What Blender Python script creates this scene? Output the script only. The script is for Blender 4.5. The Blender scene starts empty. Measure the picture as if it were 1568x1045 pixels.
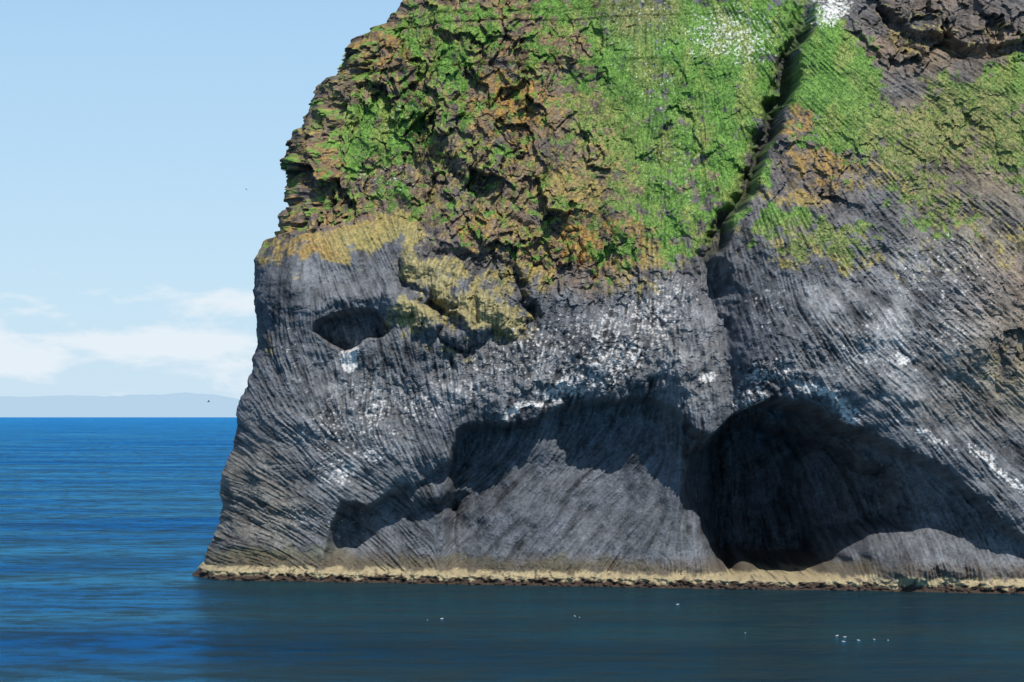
import bpy, math, numpy as np
from mathutils import Vector
rng = np.random.default_rng(7)
sc = bpy.context.scene
F=3702.0; TH=math.radians(1.75); CH=20.0

# ------------------------------------------------------------ helpers
def sstep(a,b,x):
    t=np.clip((x-a)/(b-a),0,1); return t*t*(3-2*t)
def hsh(ix,iy,seed):
    n=(ix.astype(np.int64)*374761393+iy.astype(np.int64)*668265263+seed*1442695041)&0xffffffff
    n=((n^(n>>13))*1274126177)&0xffffffff
    n=((n^(n>>16))*2246822519)&0xffffffff
    return ((n^(n>>15))&0xffffff).astype(np.float32)/16777216.0
def vnoise(x,y,seed):
    ix=np.floor(x); iy=np.floor(y); fx=x-ix; fy=y-iy
    ix=ix.astype(np.int64); iy=iy.astype(np.int64)
    wx1=fx*fx*fx*(fx*(fx*6-15)+10); wy1=fy*fy*fy*(fy*(fy*6-15)+10)
    r=0
    for dx in (0,1):
        for dy in (0,1):
            a=hsh(ix+dx,iy+dy,seed)*6.2831853
            g=np.cos(a)*(fx-dx)+np.sin(a)*(fy-dy)
            r=r+g*(wx1 if dx else 1-wx1)*(wy1 if dy else 1-wy1)
    return r*1.6
def fbm(x,y,seed,o=4,g=0.5):
    r=0;a=1.0;s=0
    for i in range(o):
        r=r+a*vnoise(x*2**i+i*17.3,y*2**i-i*9.1,seed+i); s+=a; a*=g
    return r/s*1.5
def worley(x,y,seed):
    ix=np.floor(x).astype(np.int64); iy=np.floor(y).astype(np.int64)
    d1=np.full(x.shape,9.0,np.float32); d2=d1.copy()
    cid=np.zeros(x.shape,np.float32); lx=cid.copy(); ly=cid.copy()
    for dx in (-1,0,1):
        for dy in (-1,0,1):
            jx=ix+dx; jy=iy+dy
            px=jx+0.1+0.8*hsh(jx,jy,seed); py=jy+0.1+0.8*hsh(jx,jy,seed+31)
            d=np.hypot(px-x,py-y); c=d<d1
            d2=np.where(c,d1,np.minimum(d2,d))
            d1=np.where(c,d,d1); cid=np.where(c,hsh(jx,jy,seed+77),cid)
            lx=np.where(c,x-px,lx); ly=np.where(c,y-py,ly)
    return d1,d2,cid,lx,ly
def blur(a,s):
    fz=np.fft.fftfreq(a.shape[0])[:,None]; fx=np.fft.rfftfreq(a.shape[1])[None,:]
    return np.fft.irfft2(np.fft.rfft2(a)*np.exp(-2*(math.pi*s)**2*(fx*fx+fz*fz)),a.shape).astype(np.float32)

# ------------------------------------------------------------ raster of the cliff face (x,z in metres)
ST=0.1
xs=np.arange(-48,82,ST); zs=np.arange(-3,92,ST)
X,Z=np.meshgrid(xs,zs)
def recede(z):
    t=np.maximum(z-27,0); return 0.46*t*t/(t+5)
def base(x,z): return 286-0.24*x+recede(z)
def image_px(x,y,z):  # projects a world point through the camera to image pixel coordinates
    fw=y*math.cos(TH)+(z-CH)*math.sin(TH); up=-y*math.sin(TH)+(z-CH)*math.cos(TH)
    return 784+F*x/fw, 522.5-F*up/fw
U,V=image_px(X,base(X,Z),Z)  # image pixel position of each raster point; features below are placed in these
wu=fbm(X/4,Z/4,11,4)*14; wv=fbm(X/4,Z/4,23,4)*14
Uw=U+wu; Vw=V+wv
def blobs(lst,u=None,v=None,dome=False):
    u=Uw if u is None else u; v=Vw if v is None else v
    r=np.zeros(u.shape,np.float32)
    for b in lst:
        cx,cy,rx,ry,an,am=b
        c=math.cos(math.radians(an)); s=math.sin(math.radians(an))
        dx=u-cx; dy=v-cy; p=(dx*c-dy*s)/rx; q=(dx*s+dy*c)/ry
        q=p*p+q*q
        r=np.maximum(r,am*(np.sqrt(np.clip(1-q,0,1)) if dome else np.exp(-q**1.5)))
    return r
def poly(pts,soft=6,u=None,v=None):
    u=Uw if u is None else u; v=Vw if v is None else v
    ins=np.zeros(u.shape,bool); dm=np.full(u.shape,1e9,np.float32)
    n=len(pts)
    for i in range(n):
        x1,y1=pts[i]; x2,y2=pts[(i+1)%n]
        if y1!=y2:
            c=((y1>v)!=(y2>v))&(u<(x2-x1)*(v-y1)/(y2-y1)+x1); ins^=c
        ex,ey=x2-x1,y2-y1; L=ex*ex+ey*ey
        t=np.clip(((u-x1)*ex+(v-y1)*ey)/L,0,1)
        dm=np.minimum(dm,np.hypot(u-x1-t*ex,v-y1-t*ey))
    sd=np.where(ins,dm,-dm)
    return sstep(-soft,soft,sd)

# ------------------------------------------------------------ column flow (line integral convolution)
ctrl=[(340,850,-12),(360,780,-22),(400,700,-35),(460,820,-25),(430,620,-50),(470,560,-70),(450,450,75),(560,420,-60),(520,400,-65),
(560,600,75),(600,560,-70),(640,680,-60),(700,560,-85),(560,740,-35),(480,720,-40),(780,560,85),(850,560,75),(960,560,65),(900,480,75),
(750,750,40),(850,800,50),(950,720,40),(1000,450,85),(1060,550,92),(1060,650,95),(1180,450,-75),(1200,600,-60),(1300,640,-42),
(1350,560,-40),(1350,440,-55),(1460,500,-45),(1520,420,-50),(1500,700,-45),(1400,850,-80),(1250,500,-60),(800,270,45),(700,340,55),(1150,800,95),
(1500,300,-45),(1400,150,-35),(600,200,85),(1250,780,-80)]
cs=np.zeros(U.shape,np.float32); sn=cs.copy()
for cx,cy,a in ctrl:
    w=1.0/(((U-cx)**2+(V-cy)**2)/3600.0+0.3)**1.6
    cs+=w*math.cos(math.radians(2*a)); sn+=w*math.sin(math.radians(2*a))
cs=blur(cs,14);sn=blur(sn,14)
bd1,bd2,bid,_,_=worley((X+1.2*fbm(X/3,Z/3,501,2))/4.6,(Z+1.2*fbm(X/3,Z/3,503,2))/4.6,505)
ang=0.5*np.arctan2(sn,cs)+(bid-0.5)*0.20
DX=np.cos(ang).astype(np.float32); DZ=np.sin(ang).astype(np.float32)
H,W=X.shape
def lic(srcs,Ls):
    accs=[s.copy() for s in srcs]
    I0,J0=np.meshgrid(np.arange(W,dtype=np.float32),np.arange(H,dtype=np.float32))
    for sg in (1,-1):
        px=I0.copy(); pz=J0.copy(); vx=DX*sg; vz=DZ*sg
        for k in range(max(Ls)):
            px+=vx; pz+=vz
            ii=np.clip(np.rint(px).astype(np.int32),0,W-1); jj=np.clip(np.rint(pz).astype(np.int32),0,H-1)
            for q in range(len(srcs)):
                if k<Ls[q]: accs[q]+=srcs[q][jj,ii]
            nx=DX[jj,ii]; nz=DZ[jj,ii]; f=np.where(nx*vx+nz*vz<0,-1,1)
            vx=nx*f; vz=nz*f
    return [(a-a.mean())/a.std() for a in accs]
wn=rng.standard_normal(X.shape).astype(np.float32)
n1=blur(wn,0.8)-blur(wn,2.0); n2=blur(rng.standard_normal(X.shape).astype(np.float32),2.0); n3=blur(rng.standard_normal(X.shape).astype(np.float32),1.6)
col1,col2,chip=lic([n1/n1.std(),n2/n2.std(),n3/n3.std()],[12,22,4])
chipq=np.round(chip*1.3)/1.3
fine=fbm(X/0.5,Z/0.5,91,3)

# ------------------------------------------------------------ macro relief (protrusion P, metres, + = towards the sea)
P=1.7*fbm(X/13,Z/13,3,3)+0.5*fbm(X/3.5,Z/3.5,8,3)
bx=[300,492,497,506,514,525,560,600,640,668,688,694,700,720,760,800,850,900,950,1000,1030,1060,1085,1110,1140,1180,1230,1290,1340,1400,1450,1500,1545,1600,1800]
by=[960,880,860,800,785,772,770,755,737,722,708,680,655,648,650,645,627,615,607,606,622,655,668,650,622,606,614,648,670,695,725,765,808,830,840]
sx=[300,497,510,540,600,640,680,695,730,780,840,900,960,1010,1040,1070,1100,1130,1180,1230,1290,1340,1400,1450,1500,1550,1600,1800]
sl=[0,0,52,66,42,18,25,100,88,50,36,66,80,60,30,60,160,245,262,255,190,130,105,75,50,30,20,20]
u2=U+0.35*wu
bro=np.interp(u2,bx,by)+0.6*wv; shl=np.interp(u2,sx,sl)*(1+0.10*fbm(X/5,Z/5,71,3))
t=V-bro
T=np.maximum(890-bro,20)
tt=np.clip(t/T,0,1)
k=0.077*0.92
rm=shl*k
x0=np.clip(shl/T,0,1)
prof=np.where(tt<x0,1.0,1-0.95*sstep(0,1,(tt-x0)/(np.maximum(1-x0,0.1)))*0.95)
rec=rm*1.12*sstep(-1,14,t)*prof
rec=blur(rec.astype(np.float32),1.5)
P=P-rec
und=sstep(0,40,t)*sstep(505,560,U)
P-=0.5*und*(0.5*fbm(X/3.5,Z/3.5,8,3))
P+=1.6*np.exp(-((t+45)/60)**2)*sstep(500,700,U)
cave=poly([(1062,700),(1060,760),(1085,805),(1120,850),(1175,876),(1225,876),(1275,858),(1320,818),(1400,800),(1380,720),(1290,690),(1180,640),(1110,680)],14)
P-=7*cave
P+=3.0*blobs([(1062,600,42,140,0,1)])*sstep(725,665,V)
P+=3.0*blobs([(1420,850,130,40,0,1)])
P+=2.0*blobs([(680,752,50,18,10,1)])
P-=1.8*blobs([(672,782,34,8,10,1)])
P+=2.2*blobs([(500,430,110,90,0,1)])
ledge=np.interp(U,[380,430,520,600,640,700],[372,362,350,332,340,420])+0.7*wv
P-=2.2*sstep(3,-5,V-ledge)*sstep(690,610,U)
P-=5.2*poly([(478,508),(485,494),(510,484),(545,476),(575,478),(596,500),(585,512),(560,520),(545,533),(525,535),(505,524)],4,U+0.3*wu,V+0.3*wv)
P+=1.0*blobs([(530,462,60,16,8,1)])
# ear / brow lumps
uu=U+1.1*wu+4*fbm(X/1.2,Z/1.2,93,3); vv=V+1.1*wv+4*fbm(X/1.2,Z/1.2,95,3)
P-=poly([(630,440),(660,465),(672,500),(690,530),(715,540),(770,530),(815,495),(812,440),(770,405),(700,380),(640,385)],8,uu,vv)*1.4
P+=blobs([(662,412,54,32,-25,3.0),(752,462,60,42,-22,3.8),(712,497,36,36,-50,3.4),(612,465,36,24,0,2.4),(650,486,20,36,38,2.8),(650,440,30,26,0,2.2),(775,490,28,26,0,3.2),(700,440,30,22,0,2.4)],uu,vv,dome=True)
P-=blobs([(682,478,9,38,38,2.6),(808,458,12,34,15,2.0),(636,447,34,6,-40,1.2),(728,470,6,30,-10,1.2)],uu,vv)
# gully and the buttress on its right
gu=np.interp(V,[-60,0,80,150,220,290,350,400,450,520,600,640],[1262,1244,1216,1200,1174,1150,1112,1094,1100,1112,1126,1130])+1.1*wu
du=U-gu
hb=np.interp(V,[-60,0,60,120,220,330,400,450,600,660],[1.5,2.5,5.0,6.5,7.2,6.2,4.6,3.6,3.0,1.5])
P+=hb*sstep(-2,6+0.35*np.clip(V-380,0,120),du)*np.exp(-np.clip(du,0,None)/330)
P-=np.interp(V,[0,60,100,380,440,600],[1.6,3.0,3.8,3.2,1.4,0.8])*np.exp(-((du+8)/12)**2)
P+=3.0*blobs([(1340,480,210,160,0,1)])
P+=1.5*blobs([(1000,520,120,80,0,1)])
ov=poly([(1345,25),(1420,60),(1500,75),(1600,60),(1600,95),(1440,85),(1400,80),(1370,75)],5)
P-=2.5*ov
# craggy ground
crag=blobs([(560,130,110,120,0,.9),(500,280,90,80,0,1),(650,130,110,130,0,.9),(780,130,80,130,0,.9),(700,260,110,70,0,.9),(820,370,110,70,0,1),(740,350,110,40,0,.7),
 (900,60,60,60,0,.4),(1230,260,110,60,0,.5),(1400,50,90,60,0,.8),(1500,40,110,60,0,.8),(860,250,90,110,0,.5),(1560,520,90,80,0,.3),(930,400,50,60,0,.5),(460,300,60,140,0,1),(1450,220,150,90,0,.25),(1040,230,160,170,0,.16)])
crag*=sstep(-6,10,ledge-V+np.where(U>640,200,0))*(0.75+0.6*sstep(-.3,.5,fbm(X/6,Z/6,53,2)))
wx=X+1.3*fbm(X/2.6,Z/2.6,41,4); wz=Z+1.3*fbm(X/2.6,Z/2.6,43,4)
d1,d2,cid,lx,ly=worley(wx/2.8+0.3*wz/4.0,wz/5.6,5)
e1,e2,eid,ex,ey=worley(wx/1.2,wz/2.6,9)
g1,g2,gid,gx,gy=worley(wx/0.5,wz/0.8,15)
blk=(cid-0.5)*3.6+(cid*7%1-0.5)*2.6*lx-0.8*ly
blk2=(eid-0.5)*1.4+(eid*7%1-0.5)*1.5*ex-0.6*ey
blk3=(gid-0.5)*0.5
P+=crag*(blk+blk2*0.9+0.7*blk3+0.3*fbm(X/0.9,Z/0.9,47,3))
P+=0.10*blk3
midb=blobs([(850,560,220,90,0,1),(1000,520,120,130,0,.8),(1180,580,90,80,0,.9),(1350,400,200,90,0,.5),(600,600,130,70,0,.6),(940,440,120,80,0,.8),(1480,420,120,90,0,.4),(820,480,120,60,0,.8)])
P+=midb*((eid-0.5)*0.40-0.2*ey+(gid-0.5)*0.25+0.17*chipq)
smooth=(1-0.35*poly([(700,700),(1060,700),(1080,870),(640,870)],30))*(0.65+0.6*sstep(-.4,.5,fbm(X/5,Z/5,97,3)))
P+=smooth*(1-0.85*crag)*(0.058*col1+0.055*col2+0.035*chipq)
P-=0.10*(1-crag)*np.exp(-((bd2-bd1)/0.05)**2)*sstep(-.1,.4,fbm(X/6,Z/6,99,2))
P+=0.04*fine
# shore ledge
shn=fbm(X/2.0,X*0+3.3,61,4)
ledP=1.1+0.8*fbm(X/16,X*0+8.8,65,3)+0.7*shn+0.5*fbm(X/0.8,Z/0.5,63,3)
P=P+sstep(1.7+0.4*shn,0.9,Z)*np.maximum(ledP-P,0.0)
P+=1.0*sstep(0.5,-1.0,Z)

# ------------------------------------------------------------ vegetation / colour masks
nz1=fbm(X/1.6,Z/1.6,101,5,0.62); nz2=fbm(X/0.8,Z/0.8,111,4,0.65); nz3=fbm(X/5,Z/5,121,4); nz4=fbm(X/0.35,Z/0.35,131,3,0.7)
Uc=U+2.2*wu; Vc=V+2.2*wv
upl=poly([(380,370),(520,350),(610,335),(700,400),(800,430),(940,440),(1010,400),(960,200),(900,-80),(500,-80)],30,Uc,Vc)
G=blobs([(590,185,110,60,0,.66),(560,230,70,50,0,.66),(680,110,70,60,0,.60),(640,40,60,50,0,.6),(740,60,60,50,0,.55),(700,30,60,30,0,.62),(520,190,50,40,0,.55),
 (860,20,60,50,0,.7),(600,290,50,30,0,.58),(560,110,40,25,0,.5),(960,100,90,170,0,.72),(1000,230,100,130,0,.64),(1100,200,90,120,0,.66),(1040,340,80,60,0,.64),(1090,120,120,90,0,.72),
 (1070,60,110,80,0,.85),(1180,40,80,60,0,1),(1160,140,50,60,0,.82),(1120,260,50,80,0,.74),(1010,300,80,60,0,.62),(940,380,60,50,0,.50),(900,160,50,90,0,.52),
 (1270,130,80,90,20,.95),(1310,200,100,70,0,.74),(1250,70,50,50,0,.9),(1380,240,80,40,-20,.64),(1180,355,65,30,0,.74),(1270,375,70,35,0,.62),(1500,150,70,60,0,.76),(1540,220,60,70,0,.72),
 (1450,200,110,70,0,.66),(1540,130,50,40,0,.85),(1400,300,90,40,0,.5),(700,190,50,40,0,.5),(780,230,50,40,0,.45),(640,320,50,25,0,.5),(1440,340,90,40,0,.46),(960,320,60,40,0,.54),(830,60,40,60,0,.52),(880,330,60,40,0,.45)],Uc,Vc)
G=np.maximum(G,0.34*upl)
up_=np.clip(-(np.roll(P,-4,0)-P)/0.4,-1.5,2.5)
gcov=sstep(-0.08,0.10,G*1.35-0.62+0.48*nz1+0.32*nz2+0.09*up_*crag)
Yl=blobs([(520,370,110,26,8,.95),(590,345,60,20,8,.9),(620,370,30,44,0,.85),(450,392,60,34,0,.62),(745,475,75,52,-18,.88),(660,415,55,40,-20,.9),(640,480,56,34,0,.85),
 (780,150,50,70,0,.66),(830,180,40,60,0,.55),(700,250,80,30,0,.56),(500,260,80,80,0,.5),(560,110,60,60,0,.56),(600,60,60,50,0,.54),(870,290,80,60,0,.68),(900,370,60,50,0,.7),(740,345,80,28,0,.66),
 (950,230,80,110,0,.60),(1060,260,90,110,0,.48),(1215,200,25,60,0,.62),(1240,260,70,40,0,.62),(1210,310,70,30,0,.62),(1350,280,110,40,-15,.58),(1420,230,90,60,0,.5),(1250,395,130,30,0,.64),(1400,60,90,40,0,.5),(1520,60,70,30,0,.4),
 (1540,380,50,60,0,.5),(1000,370,70,60,0,.62),(420,340,40,40,0,.6),(800,420,90,40,0,.58),(1150,100,60,60,0,.3),(410,540,20,80,0,.45),(1530,560,70,60,0,.42),(1400,400,150,60,0,.40),(960,420,90,50,0,.55),(1090,350,40,60,0,.5),(690,540,60,20,0,.5),(1450,330,120,40,-10,.5)],Uc,Vc)
Yl=np.maximum(Yl,0.46*upl)
ycov=sstep(-0.10,0.22,Yl*1.2-0.62+0.42*fbm(X/1.1,Z/1.5,201,5,0.68)+0.2*nz4+0.10*up_*crag)
Wt=blobs([(535,548,16,22,0,1.1),(575,630,60,26,25,.64),(560,600,50,30,0,.54),(520,720,50,30,0,.66),(560,700,26,24,0,.66),(800,628,55,11,15,.88),(870,595,65,20,20,.76),(930,560,55,45,0,.68),(960,540,45,35,0,.70),
 (1170,575,55,28,0,.68),(1140,610,34,26,0,.68),(1240,600,70,16,-25,.84),(1295,630,34,12,-30,.9),(1375,550,12,9,0,.95),(1510,705,70,15,-38,.76),(1550,745,30,14,-45,.8),(1410,670,80,10,-25,.68),
 (1000,490,70,60,0,.62),(920,500,60,50,0,.58),(1080,576,16,12,0,.9),(640,620,60,40,0,.56),(1020,450,60,50,0,.55),(1330,540,120,90,0,.48),(1090,35,60,25,0,.5),(1265,25,18,34,-40,.8),
 (700,600,90,40,0,.53),(1040,90,50,50,0,.35),(1450,520,40,50,0,.5),(830,540,120,80,0,.53),(760,560,90,50,0,.50),(1440,420,140,90,0,.46),(540,660,120,70,0,.52),(440,560,50,90,0,.38),(480,800,120,60,0,.40),(1170,480,60,60,0,.44)])
wcov=sstep(0.0,0.16,Wt*1.0-0.62+0.46*fbm(X/0.42,Z/0.42,301,4,0.8)+0.26*nz2+0.04*col1)
wcov*=np.where(U>700,sstep(9,1,t),1.0)
def mix(a,b,m): return a*(1-m[...,None])+np.asarray(b,np.float32)*m[...,None]
C=np.empty(X.shape+(3,),np.float32); C[:]=(0.112,0.119,0.131)
brownz=np.maximum(upl*0.95,blobs([(1430,60,170,80,0,.8),(1490,200,160,140,0,.7),(1540,480,90,120,0,.75),(1230,270,90,80,0,.6),(1040,260,130,150,0,.5)]))
C=mix(C,(0.150,0.105,0.070),np.clip(brownz*(0.85+0.6*nz3+0.3*nz1),0,1))
tan=blobs([(1540,560,110,90,0,.8),(1450,620,60,40,0,.5),(1480,200,150,110,0,.6),(380,790,80,110,0,.5),(900,190,60,120,0,.4),(1500,330,120,80,0,.6)])
C=mix(C,(0.20,0.168,0.115),np.clip(tan*(0.8+0.6*nz3),0,1))
light=blobs([(1380,520,160,140,0,.85),(1250,470,110,80,0,.4),(1060,560,50,90,0,.75),(850,570,170,70,0,.35),(530,620,100,100,0,.35),(580,700,90,60,0,.45),(1000,480,120,90,0,.4)])
C=mix(C,(0.235,0.237,0.24),np.clip(light*(0.6+0.8*nz3+0.25*nz1),0,1))
dark=blobs([(1150,520,50,120,0,.9),(1090,430,50,60,0,.5),(780,740,120,80,0,.6),(900,760,200,100,0,.6),(1000,740,80,60,0,.5),(1200,740,170,150,0,.9),(420,480,50,120,0,.6),(700,380,80,50,0,.3),(800,800,200,60,0,.55),(820,480,110,40,0,.4),(850,670,180,50,0,.7)])  # darker rock tone, plus shade painted into cave, undercut and left-facing rock
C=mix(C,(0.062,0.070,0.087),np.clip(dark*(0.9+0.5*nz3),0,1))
C*= (1+0.08*col2+0.10*col1+0.10*chipq+0.38*nz3+0.28*nz1+0.15*fine+0.25*nz4+0.20*(gid-0.5))[...,None].clip(0.35,2)
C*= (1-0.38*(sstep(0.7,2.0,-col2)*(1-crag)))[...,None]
olv=sstep(0.1,0.5,blobs([(430,860,120,20,0,.9),(700,870,300,16,0,.7),(1100,880,300,14,0,.5)])+0.2*nz1)
C=mix(C,(0.11,0.11,0.06),olv*0.5)
# lichens
ycol=np.empty_like(C); ycol[:]=(0.29,0.25,0.085)
orange=np.clip(blobs([(790,160,80,90,0,.9),(900,370,90,60,0,.9),(1215,210,40,80,0,.9),(470,390,60,30,0,.7),(600,60,90,60,0,.7),(480,280,90,80,0,.7),(1250,270,80,50,0,.8),(720,360,60,30,0,.7)])+0.35*nz2+0.2*upl,0,1)
ycol=mix(ycol,(0.32,0.19,0.05),orange)
paleY=blobs([(735,480,80,50,-18,1),(650,430,60,50,0,1),(640,480,60,30,0,1)])
ycol=mix(ycol,(0.31,0.265,0.12),paleY)
ycol*= (1+0.35*nz4+0.14*col1+0.3*nz2)[...,None].clip(0.35,1.7)
C=mix(C,ycol,ycov*0.80)
# grass
gcol=np.empty_like(C); gcol[:]=(0.13,0.26,0.05)
gcol=mix(gcol,(0.24,0.28,0.08),sstep(-0.1,0.6,fbm(X/3,Z/5,401,4)+0.02)*0.8)
gcol=mix(gcol,(0.23,0.215,0.09),np.clip(blobs([(1450,220,150,110,0,.85),(1270,380,150,40,0,.6),(980,20,60,40,0,.8),(920,260,80,100,0,.4)])*(1+nz1),0,1))
gcol=mix(gcol,(0.055,0.13,0.03),sstep(0.0,0.6,nz2+0.6*nz1)*0.65)
gcol*= (1+0.34*nz4+0.2*nz1)[...,None].clip(0.35,1.8)
C=mix(C,gcol,gcov*0.93)
flw=sstep(0.0,0.12,blobs([(1120,60,90,60,0,.66),(1270,20,30,50,-40,.85),(1000,20,60,50,0,.4),(1000,120,60,90,0,.38),(1040,260,80,90,0,.36),(590,270,60,40,0,.42),(600,180,50,40,0,.38),(950,60,40,60,0,.36)])-0.72+0.62*np.clip(nz4+0.5*nz2,-1,1))
C=mix(C,(0.62,0.64,0.58),flw*0.85)
C=mix(C,(0.62,0.61,0.60),wcov*0.85)
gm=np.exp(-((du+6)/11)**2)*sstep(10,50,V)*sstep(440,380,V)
C=mix(C,(0.04,0.045,0.035),gm*0.85)  # gully shadow painted dark along the groove
# tide marks
zt=Z+0.4*shn+0.3*nz2
C=mix(C,(0.10,0.075,0.05),sstep(3.8,2.2,zt)*0.6)
C=mix(C,np.array((0.37,0.31,0.19)),sstep(1.75,1.35,zt)*sstep(-0.5,0.1,nz2+0.4*nz1+0.3)*0.92)
C=mix(C,(0.055,0.038,0.030),sstep(0.8,0.5,zt))
C=C.clip(0.012,0.8)

# ------------------------------------------------------------ cliff mesh
def samp(A,x,z):
    fx=np.clip((x-xs[0])/ST,0,W-1.001); fz=np.clip((z-zs[0])/ST,0,H-1.001)
    i=fx.astype(int); j=fz.astype(int); a=fx-i; b=fz-j
    if A.ndim==3: a=a[...,None]; b=b[...,None]
    return (A[j,i]*(1-a)+A[j,i+1]*a)*(1-b)+(A[j+1,i]*(1-a)+A[j+1,i+1]*a)*b
ey_=[-200,-60,0,15,30,40,45,58,62,85,88,100,122,128,150,175,200,203,225,260,300,318,325,355,362,400,450,500,560,600,650,700,750,800,850,880,892,960]
ex_=[900,665,612,602,588,580,562,552,530,526,518,520,516,490,480,474,468,456,450,445,438,438,424,416,412,406,397,391,383,375,366,351,337,331,316,307,296,285]
zr=np.concatenate([np.arange(-2,77,0.1),np.arange(77,90,0.4)])
CA,CB=8.0,10.0
xe=np.full(zr.shape,-30.0)
for _ in range(12):
    yy=base(xe,zr)+CB
    u,v=image_px(xe,yy,zr); fw=yy*math.cos(TH)+(zr-CH)*math.sin(TH)
    xe=(np.interp(v,ey_,ex_)-784)*fw/F
nb=70; npsi=105
sb=(np.linspace(1,0,nb+1)[:-1])**2.0*110
psi=np.linspace(math.pi/2,0,npsi)
nfront=1010
R=len(zr)
XX=[];YY=[];PS=[];XS=[]
for s in sb:
    XX.append(xe+0.18*s); YY.append(base(xe,zr)+CB+s); PS.append(np.full(R,math.pi/2)); XS.append(xe+s*0.9+1)
for p in psi:
    x=xe+CA*(1-math.sin(p)); XX.append(x); YY.append(base(x,zr)+CB*(1-math.cos(p))); PS.append(np.full(R,p)); XS.append(x+1.0*math.sin(p)**3)
for f in np.linspace(0,1,nfront)[1:]:
    a=xe+CA; x=a+(68-a)*f
    XX.append(x); YY.append(base(x,zr)); PS.append(np.zeros(R)); XS.append(x)
for f in np.linspace(0,1,30)[1:]:
    x=68+f*80+xe*0; XX.append(x); YY.append(base(68+xe*0,zr)+f*30*f); PS.append(np.zeros(R)); XS.append(68+f*13+xe*0)
XX=np.array(XX).T;YY=np.array(YY).T;PS=np.array(PS).T;XS=np.array(XS).T
ZZ=np.repeat(zr[:,None],XX.shape[1],1)
PV=samp(P,XS,ZZ); 
det=P-blur(P.astype(np.float32),40)
DV=samp(det,XS,ZZ)
w=np.clip(np.sin(PS),0,1)**2
disp=PV*(1-w)+DV*0.78*w
XX=XX-np.sin(PS)*disp; YY=YY-np.cos(PS)*disp
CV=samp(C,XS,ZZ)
for kk,(dy,dz) in enumerate([(4,1.5),(10,3),(25,4),(60,5),(120,3)]):
    XX=np.vstack([XX,XX[R-1:R]+dy*0.1]); YY=np.vstack([YY,np.maximum(YY[R-1:R],base(XX[-1:],90)+0)+dy]); ZZ=np.vstack([ZZ,ZZ[R-1:R]+dz]); CV=np.concatenate([CV,CV[R-1:R]])
def rawmesh(name,co,faces,k,colr=None,smooth=True):
    me=bpy.data.meshes.new(name)
    me.vertices.add(len(co)); me.vertices.foreach_set("co",co.astype(np.float32).reshape(-1))
    me.loops.add(faces.size); me.loops.foreach_set("vertex_index",faces.reshape(-1).astype(np.int32))
    me.polygons.add(len(faces)); me.polygons.foreach_set("loop_start",np.arange(0,faces.size,k,dtype=np.int32))
    me.polygons.foreach_set("loop_total",np.full(len(faces),k,np.int32))
    me.polygons.foreach_set("use_smooth",np.full(len(faces),smooth,bool))
    me.update(calc_edges=True)
    if colr is not None:
        a=me.color_attributes.new("Col",'FLOAT_COLOR','POINT')
        c4=np.concatenate([colr.reshape(-1,3),np.ones((len(co),1))],1).astype(np.float32)
        a.data.foreach_set("color",c4.reshape(-1))
    ob=bpy.data.objects.new(name,me); sc.collection.objects.link(ob); return ob
def gridmesh(name,xx,yy,zz,colr=None,smooth=True):
    nr,nc=xx.shape
    idx=np.arange(nr*nc).reshape(nr,nc)
    q=np.stack([idx[:-1,:-1],idx[:-1,1:],idx[1:,1:],idx[1:,:-1]],-1).reshape(-1,4)
    return rawmesh(name,np.stack([xx,yy,zz],-1).reshape(-1,3),q,4,colr,smooth)
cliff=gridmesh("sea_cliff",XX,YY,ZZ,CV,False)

def newmat(name):
    m=bpy.data.materials.new(name); m.use_nodes=True; nt=m.node_tree
    return m,nt,nt.nodes,nt.links,nt.nodes["Principled BSDF"]
m,nt,N,L,bs=newmat("basalt_grass_lichen")
at=N.new("ShaderNodeVertexColor"); at.layer_name="Col"
tc=N.new("ShaderNodeTexCoord")
nz=N.new("ShaderNodeTexNoise"); nz.inputs["Scale"].default_value=3.5; nz.inputs["Detail"].default_value=5; nz.inputs["Roughness"].default_value=0.7
L.new(tc.outputs["Object"],nz.inputs["Vector"])
mr=N.new("ShaderNodeMapRange"); mr.inputs["From Min"].default_value=0.3; mr.inputs["From Max"].default_value=0.7; mr.inputs["To Min"].default_value=0.62; mr.inputs["To Max"].default_value=1.38
L.new(nz.outputs["Fac"],mr.inputs["Value"])
vm=N.new("ShaderNodeVectorMath"); vm.operation='SCALE'
L.new(at.outputs["Color"],vm.inputs[0]); L.new(mr.outputs[0],vm.inputs["Scale"])
L.new(vm.outputs[0],bs.inputs["Base Color"])
bs.inputs["Roughness"].default_value=0.9; bs.inputs["Specular IOR Level"].default_value=0.2
bp=N.new("ShaderNodeBump"); bp.inputs["Strength"].default_value=0.6; bp.inputs["Distance"].default_value=0.12
L.new(nz.outputs["Fac"],bp.inputs["Height"]); L.new(bp.outputs[0],bs.inputs["Normal"])
cliff.data.materials.append(m)

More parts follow.
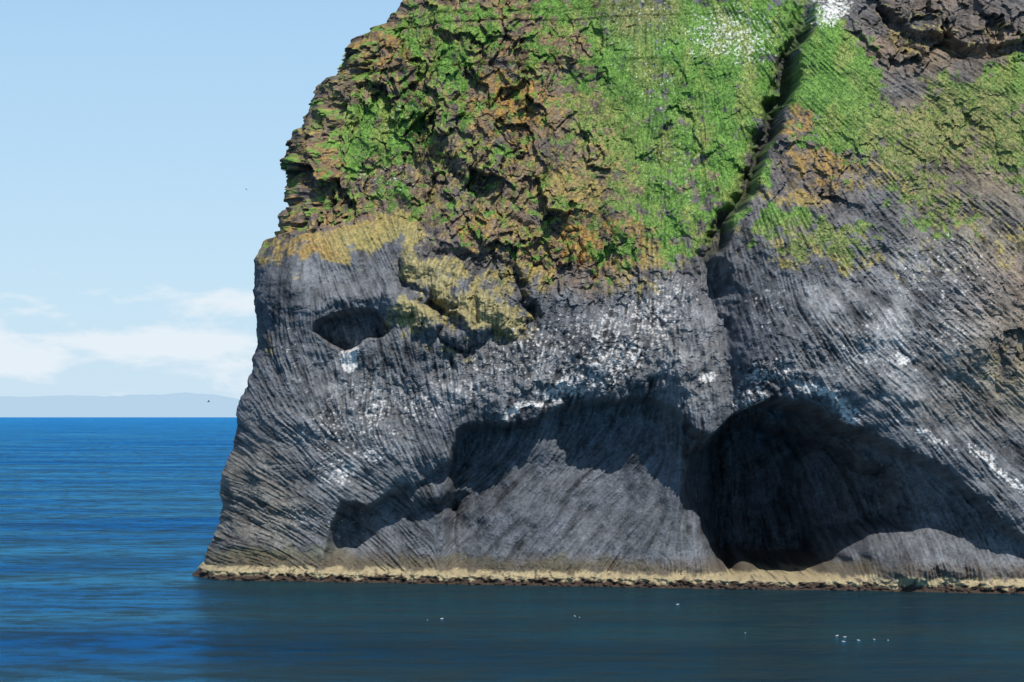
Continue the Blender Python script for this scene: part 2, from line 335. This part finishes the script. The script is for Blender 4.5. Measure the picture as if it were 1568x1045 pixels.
# ------------------------------------------------------------ grass tufts (one mesh)
wgt=(gcov>0.5)&(Z<76)&(X<66)&(gm<0.3)
jj,ii=np.nonzero(wgt)
sel=rng.choice(len(jj),24000); jj=jj[sel]; ii=ii[sel]
tx=xs[ii]+rng.uniform(-.05,.05,len(ii)); tz=zs[jj]+rng.uniform(-.05,.05,len(ii))
xev=np.interp(tz,zr,xe); ok=tx>xev+CA+0.3
tx=tx[ok];tz=tz[ok];jj=jj[ok];ii=ii[ok]
ty=base(tx,tz)-samp(P,tx,tz)
n=len(tx); co=[];cc=[]
cb=C[jj,ii]
for b in range(3):
    a=rng.uniform(-.6,.6,n); h=rng.uniform(0.08,0.26,n); wd_=rng.uniform(0.05,0.10,n); ln=rng.uniform(0.0,0.10,n)
    bx_=np.cos(a)*wd_; by_=np.sin(a)*wd_
    p0=np.stack([tx-bx_,ty-by_+0.03,tz-0.05],-1); p1=np.stack([tx+bx_,ty+by_+0.03,tz-0.05],-1)
    p2=np.stack([tx+rng.uniform(-.12,.12,n),ty-ln,tz+h],-1)
    co.append(np.stack([p0,p1,p2],1)); c=cb*rng.uniform(0.85,1.35,(n,1)); cc.append(np.repeat(c[:,None,:],3,1))
co=np.concatenate(co).reshape(-1,3); cc=np.concatenate(cc).reshape(-1,3)
gr=rawmesh("cliff_grass",co,np.arange(len(co)).reshape(-1,3),3,cc,False)
m,nt,N,L,bs=newmat("grass_blades")
at=N.new("ShaderNodeVertexColor"); at.layer_name="Col"; L.new(at.outputs["Color"],bs.inputs["Base Color"]); bs.inputs["Roughness"].default_value=0.8; bs.inputs["Specular IOR Level"].default_value=0.2
gr.data.materials.append(m)

# ------------------------------------------------------------ sea
me=bpy.data.meshes.new("sea"); S=60000
me.from_pydata([(-S,-2000,0),(S,-2000,0),(S,S,0),(-S,S,0)],[],[(0,1,2,3)])
sea=bpy.data.objects.new("sea",me); sc.collection.objects.link(sea)
m,nt,N,L,bs=newmat("sea_water")
N.remove(bs)
tc=N.new("ShaderNodeTexCoord")
def noise(scale,sx,sy,det,rot=0,rough=0.55):
    mp=N.new("ShaderNodeMapping"); mp.inputs["Scale"].default_value=(sx,sy,1); mp.inputs["Rotation"].default_value=(0,0,rot)
    n=N.new("ShaderNodeTexNoise"); n.inputs["Scale"].default_value=scale; n.inputs["Detail"].default_value=det; n.inputs["Roughness"].default_value=rough
    L.new(tc.outputs["Object"],mp.inputs["Vector"]); L.new(mp.outputs[0],n.inputs["Vector"]); return n
def mrange(src,a,b,c,d):
    q=N.new("ShaderNodeMapRange"); q.inputs["From Min"].default_value=a; q.inputs["From Max"].default_value=b; q.inputs["To Min"].default_value=c; q.inputs["To Max"].default_value=d
    L.new(src,q.inputs["Value"]); return q.outputs[0]
def mul(a,b):
    q=N.new("ShaderNodeMath"); q.operation='MULTIPLY'; L.new(a,q.inputs[0])
    if isinstance(b,float): q.inputs[1].default_value=b
    else: L.new(b,q.inputs[1])
    return q.outputs[0]
a=noise(0.30,0.6,0.8,8,0.15,0.68); b=noise(0.012,0.45,2.2,4,-0.06); c=noise(0.05,0.6,0.9,4,0.2)
b0=N.new("ShaderNodeBump"); b0.inputs["Strength"].default_value=1.0; b0.inputs["Distance"].default_value=1.2
L.new(c.outputs["Fac"],b0.inputs["Height"])
b1=N.new("ShaderNodeBump"); b1.inputs["Strength"].default_value=1.0; b1.inputs["Distance"].default_value=1.1
L.new(a.outputs["Fac"],b1.inputs["Height"]); L.new(b0.outputs[0],b1.inputs["Normal"])
gl=N.new("ShaderNodeBsdfGlossy"); gl.inputs["Roughness"].default_value=0.12
cg=N.new("ShaderNodeValToRGB"); cg.color_ramp.elements[0].position=0.38; cg.color_ramp.elements[1].position=0.62
cg.color_ramp.elements[0].color=(0.01,0.36,0.95,1); cg.color_ramp.elements[1].color=(0.13,0.62,1.0,1)
L.new(b.outputs["Fac"],cg.inputs[0]); L.new(cg.outputs[0],gl.inputs["Color"])
L.new(b1.outputs[0],gl.inputs["Normal"])
df=N.new("ShaderNodeBsdfDiffuse")
cr=N.new("ShaderNodeValToRGB"); cr.color_ramp.elements[0].position=0.35; cr.color_ramp.elements[1].position=0.65
cr.color_ramp.elements[0].color=(0.020,0.037,0.044,1); cr.color_ramp.elements[1].color=(0.027,0.047,0.054,1)
L.new(b.outputs["Fac"],cr.inputs[0]); L.new(cr.outputs[0],df.inputs["Color"]); L.new(b1.outputs[0],df.inputs["Normal"])
fr=N.new("ShaderNodeFresnel"); fr.inputs["IOR"].default_value=1.33; L.new(b1.outputs[0],fr.inputs["Normal"])
rip=mul(mrange(a.outputs["Fac"],0.38,0.62,0.30,1.7),mrange(c.outputs["Fac"],0.38,0.62,0.65,1.35))
mm=mul(mul(fr.outputs[0],rip),1.2)
mx=N.new("ShaderNodeMixShader"); L.new(mm,mx.inputs[0]); L.new(df.outputs[0],mx.inputs[1]); L.new(gl.outputs[0],mx.inputs[2])
L.new(mx.outputs[0],N["Material Output"].inputs["Surface"])
me.materials.append(m)

# ------------------------------------------------------------ distant mountains
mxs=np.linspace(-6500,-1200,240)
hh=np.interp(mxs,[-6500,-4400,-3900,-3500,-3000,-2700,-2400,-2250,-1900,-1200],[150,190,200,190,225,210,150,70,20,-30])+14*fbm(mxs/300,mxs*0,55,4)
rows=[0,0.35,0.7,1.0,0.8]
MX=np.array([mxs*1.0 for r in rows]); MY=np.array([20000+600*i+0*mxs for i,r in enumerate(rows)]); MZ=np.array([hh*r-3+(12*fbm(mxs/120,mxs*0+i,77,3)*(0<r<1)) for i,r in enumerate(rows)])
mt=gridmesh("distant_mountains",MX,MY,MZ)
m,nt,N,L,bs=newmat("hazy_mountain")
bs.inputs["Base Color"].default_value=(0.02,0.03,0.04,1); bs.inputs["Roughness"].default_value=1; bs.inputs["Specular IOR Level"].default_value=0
bs.inputs["Emission Color"].default_value=(0.50,0.68,0.85,1); bs.inputs["Emission Strength"].default_value=0.90  # self-glow imitates aerial haze over the far land
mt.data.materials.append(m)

# ------------------------------------------------------------ seagulls
def gull(name,loc,yaw,fly=False,s=1.0):
    V_=[];Fc=[]
    secs=[(-0.30,0.06,0.015,0.02),(-0.2,0.07,0.05,0.05),(-0.05,0.06,0.09,0.085),(0.08,0.05,0.09,0.09),(0.16,0.09,0.055,0.06),(0.21,0.14,0.05,0.05),(0.26,0.15,0.045,0.045),(0.29,0.145,0.018,0.015),(0.34,0.135,0.006,0.008)]
    if fly: secs=[(x,0.06+ (z-0.06)*0.2,a,b) for x,z,a,b in secs]
    for x,z,a,b in secs:
        for k in range(8):
            t=k*math.pi/4; V_.append((x,a*math.cos(t),z+b*math.sin(t)))
    for i in range(len(secs)-1):
        for k in range(8):
            k2=(k+1)%8; Fc.append((i*8+k,i*8+k2,(i+1)*8+k2,(i+1)*8+k))
    Fc.append(tuple(range(8))[::-1]); o=(len(secs)-1)*8; Fc.append(tuple(range(o,o+8)))
    for sg in (1,-1):
        o=len(V_)
        if fly: V_+= [(0.12,0.05*sg,0.1),(0.14,0.35*sg,0.24),(0.0,0.75*sg,0.16),(-0.08,0.36*sg,0.22),(-0.1,0.05*sg,0.09),(0.04,0.3*sg,0.27)]
        else: V_+= [(0.10,0.08*sg,0.11),(0.0,0.105*sg,0.12),(-0.34,0.02*sg,0.09),(-0.2,0.085*sg,0.05),(0.0,0.1*sg,0.06),(-0.05,0.115*sg,0.09)]
        for f in ((0,1,5),(1,2,5),(2,3,5),(3,4,5),(4,0,5)): Fc.append(tuple(o+q for q in f))
    me=bpy.data.meshes.new(name); me.from_pydata([(a*s,b*s,c*s) for a,b,c in V_],[],Fc)
    for p in me.polygons: p.use_smooth=True
    m=bpy.data.materials.get("gull_plumage")
    if not m:
        m,nt,N,L,bs=newmat("gull_plumage"); nn=N.new("ShaderNodeTexNoise"); nn.inputs["Scale"].default_value=6
        c=N.new("ShaderNodeValToRGB"); c.color_ramp.elements[0].color=(0.45,0.46,0.48,1); c.color_ramp.elements[1].color=(0.75,0.75,0.74,1)
        L.new(nn.outputs["Fac"],c.inputs[0]); L.new(c.outputs[0],bs.inputs["Base Color"])
    me.materials.append(m)
    o=bpy.data.objects.new(name,me); o.location=loc; o.rotation_euler=(0,0,yaw); sc.collection.objects.link(o)
def onsea(px,py):
    a=-(py-522.5)/F; el_=math.atan(a)+TH; d=CH/math.tan(-el_); return ((px-784)/F*d,d,-0.02)
for px,py in [(655,950),(677,948),(880,944),(887,946),(1037,926),(1280,974),(1292,976),(1290,983),(1313,981),(1337,980),(1358,981),(1140,970)]:
    gull("seagull",onsea(px,py),rng.uniform(0,6.28),False,0.55)
gull("seagull",(-30.5,243,21.3),0.2,True,0.9)
gull("seagull",(-33.0,300,48),2.9,True,0.6)

# ------------------------------------------------------------ light and sky
az=math.radians(18); el=math.radians(48)
Sd=Vector((math.sin(az)*math.cos(el),-math.cos(az)*math.cos(el),math.sin(el)))
ld=bpy.data.lights.new("sun",'SUN'); ld.energy=5.0; ld.angle=math.radians(0.5); ld.color=(1,0.95,0.87)
lo=bpy.data.objects.new("sun",ld); lo.rotation_euler=Sd.to_track_quat('Z','Y').to_euler(); lo.location=Sd*500; sc.collection.objects.link(lo)
wd=bpy.data.worlds.new("World"); sc.world=wd; wd.use_nodes=True
N=wd.node_tree.nodes; L=wd.node_tree.links; bg=N["Background"]
sk=N.new("ShaderNodeTexSky"); sk.sky_type='NISHITA'; sk.sun_disc=False; sk.sun_elevation=el; sk.sun_rotation=math.pi-az
sk.air_density=1.0; sk.dust_density=0.3; sk.ozone_density=1.5
bg.inputs["Strength"].default_value=0.10
tc=N.new("ShaderNodeTexCoord"); mp=N.new("ShaderNodeMapping"); mp.inputs["Scale"].default_value=(1,1,3.0); mp.inputs["Location"].default_value=(0.45,0,0.1)
L.new(tc.outputs["Generated"],mp.inputs["Vector"])
sp=N.new("ShaderNodeSeparateXYZ"); L.new(tc.outputs["Generated"],sp.inputs[0])
hz=N.new("ShaderNodeValToRGB"); e=hz.color_ramp.elements
e[0].position=0.0; e[0].color=(5.9,7.6,9.0,1); e[1].position=0.5; e[1].color=(1.8,3.6,6.8,1)
for p_,c_ in ((0.05,(5.6,7.7,9.3,1)),(0.10,(4.9,7.2,9.3,1)),(0.18,(3.9,6.4,9.0,1)),(0.26,(2.6,4.8,7.8,1))):
    q=e.new(p_); q.color=c_
L.new(sp.outputs["Z"],hz.inputs[0])
hf=N.new("ShaderNodeMapRange"); hf.inputs["From Min"].default_value=0.15; hf.inputs["From Max"].default_value=0.4; hf.inputs["To Min"].default_value=0.95; hf.inputs["To Max"].default_value=0.0
L.new(sp.outputs["Z"],hf.inputs["Value"])
mh=N.new("ShaderNodeMixRGB"); L.new(hf.outputs[0],mh.inputs[0]); L.new(sk.outputs[0],mh.inputs[1]); L.new(hz.outputs[0],mh.inputs[2])
n=N.new("ShaderNodeTexNoise"); n.inputs["Scale"].default_value=24; n.inputs["Detail"].default_value=8; n.inputs["Roughness"].default_value=0.55; n.inputs["Distortion"].default_value=0.2
L.new(mp.outputs[0],n.inputs["Vector"])
env=N.new("ShaderNodeValToRGB"); e=env.color_ramp.elements
e[0].position=0.0; e[0].color=(0.36,)*3+(1,); e[1].position=0.075; e[1].color=(0,0,0,1)
for p_,v_ in ((0.008,0.42),(0.022,0.54),(0.033,0.54),(0.037,0.42),(0.046,0.54),(0.056,0.47)):
    q=e.new(p_); q.color=(v_,)*3+(1,)
L.new(sp.outputs["Z"],env.inputs[0])
ad=N.new("ShaderNodeMath"); ad.operation='ADD'; L.new(n.outputs["Fac"],ad.inputs[0]); L.new(env.outputs[0],ad.inputs[1])
mr=N.new("ShaderNodeMapRange"); mr.inputs["From Min"].default_value=0.93; mr.inputs["From Max"].default_value=1.07; mr.inputs["To Max"].default_value=0.85
L.new(ad.outputs[0],mr.inputs["Value"])
mxc=N.new("ShaderNodeMixRGB"); mxc.inputs[2].default_value=(8.2,8.9,9.5,1)
L.new(mr.outputs[0],mxc.inputs[0]); L.new(mh.outputs[0],mxc.inputs[1]); L.new(mxc.outputs[0],bg.inputs["Color"])

# ------------------------------------------------------------ camera
cd=bpy.data.cameras.new("camera"); cd.lens=85; cd.sensor_width=36; cd.clip_end=200000; cd.clip_start=1
cam=bpy.data.objects.new("camera",cd); cam.location=(0,0,CH); cam.rotation_euler=(math.pi/2+TH,0,0); sc.collection.objects.link(cam); sc.camera=cam
sc.view_settings.view_transform='Standard'; sc.view_settings.look='None'; sc.view_settings.exposure=0
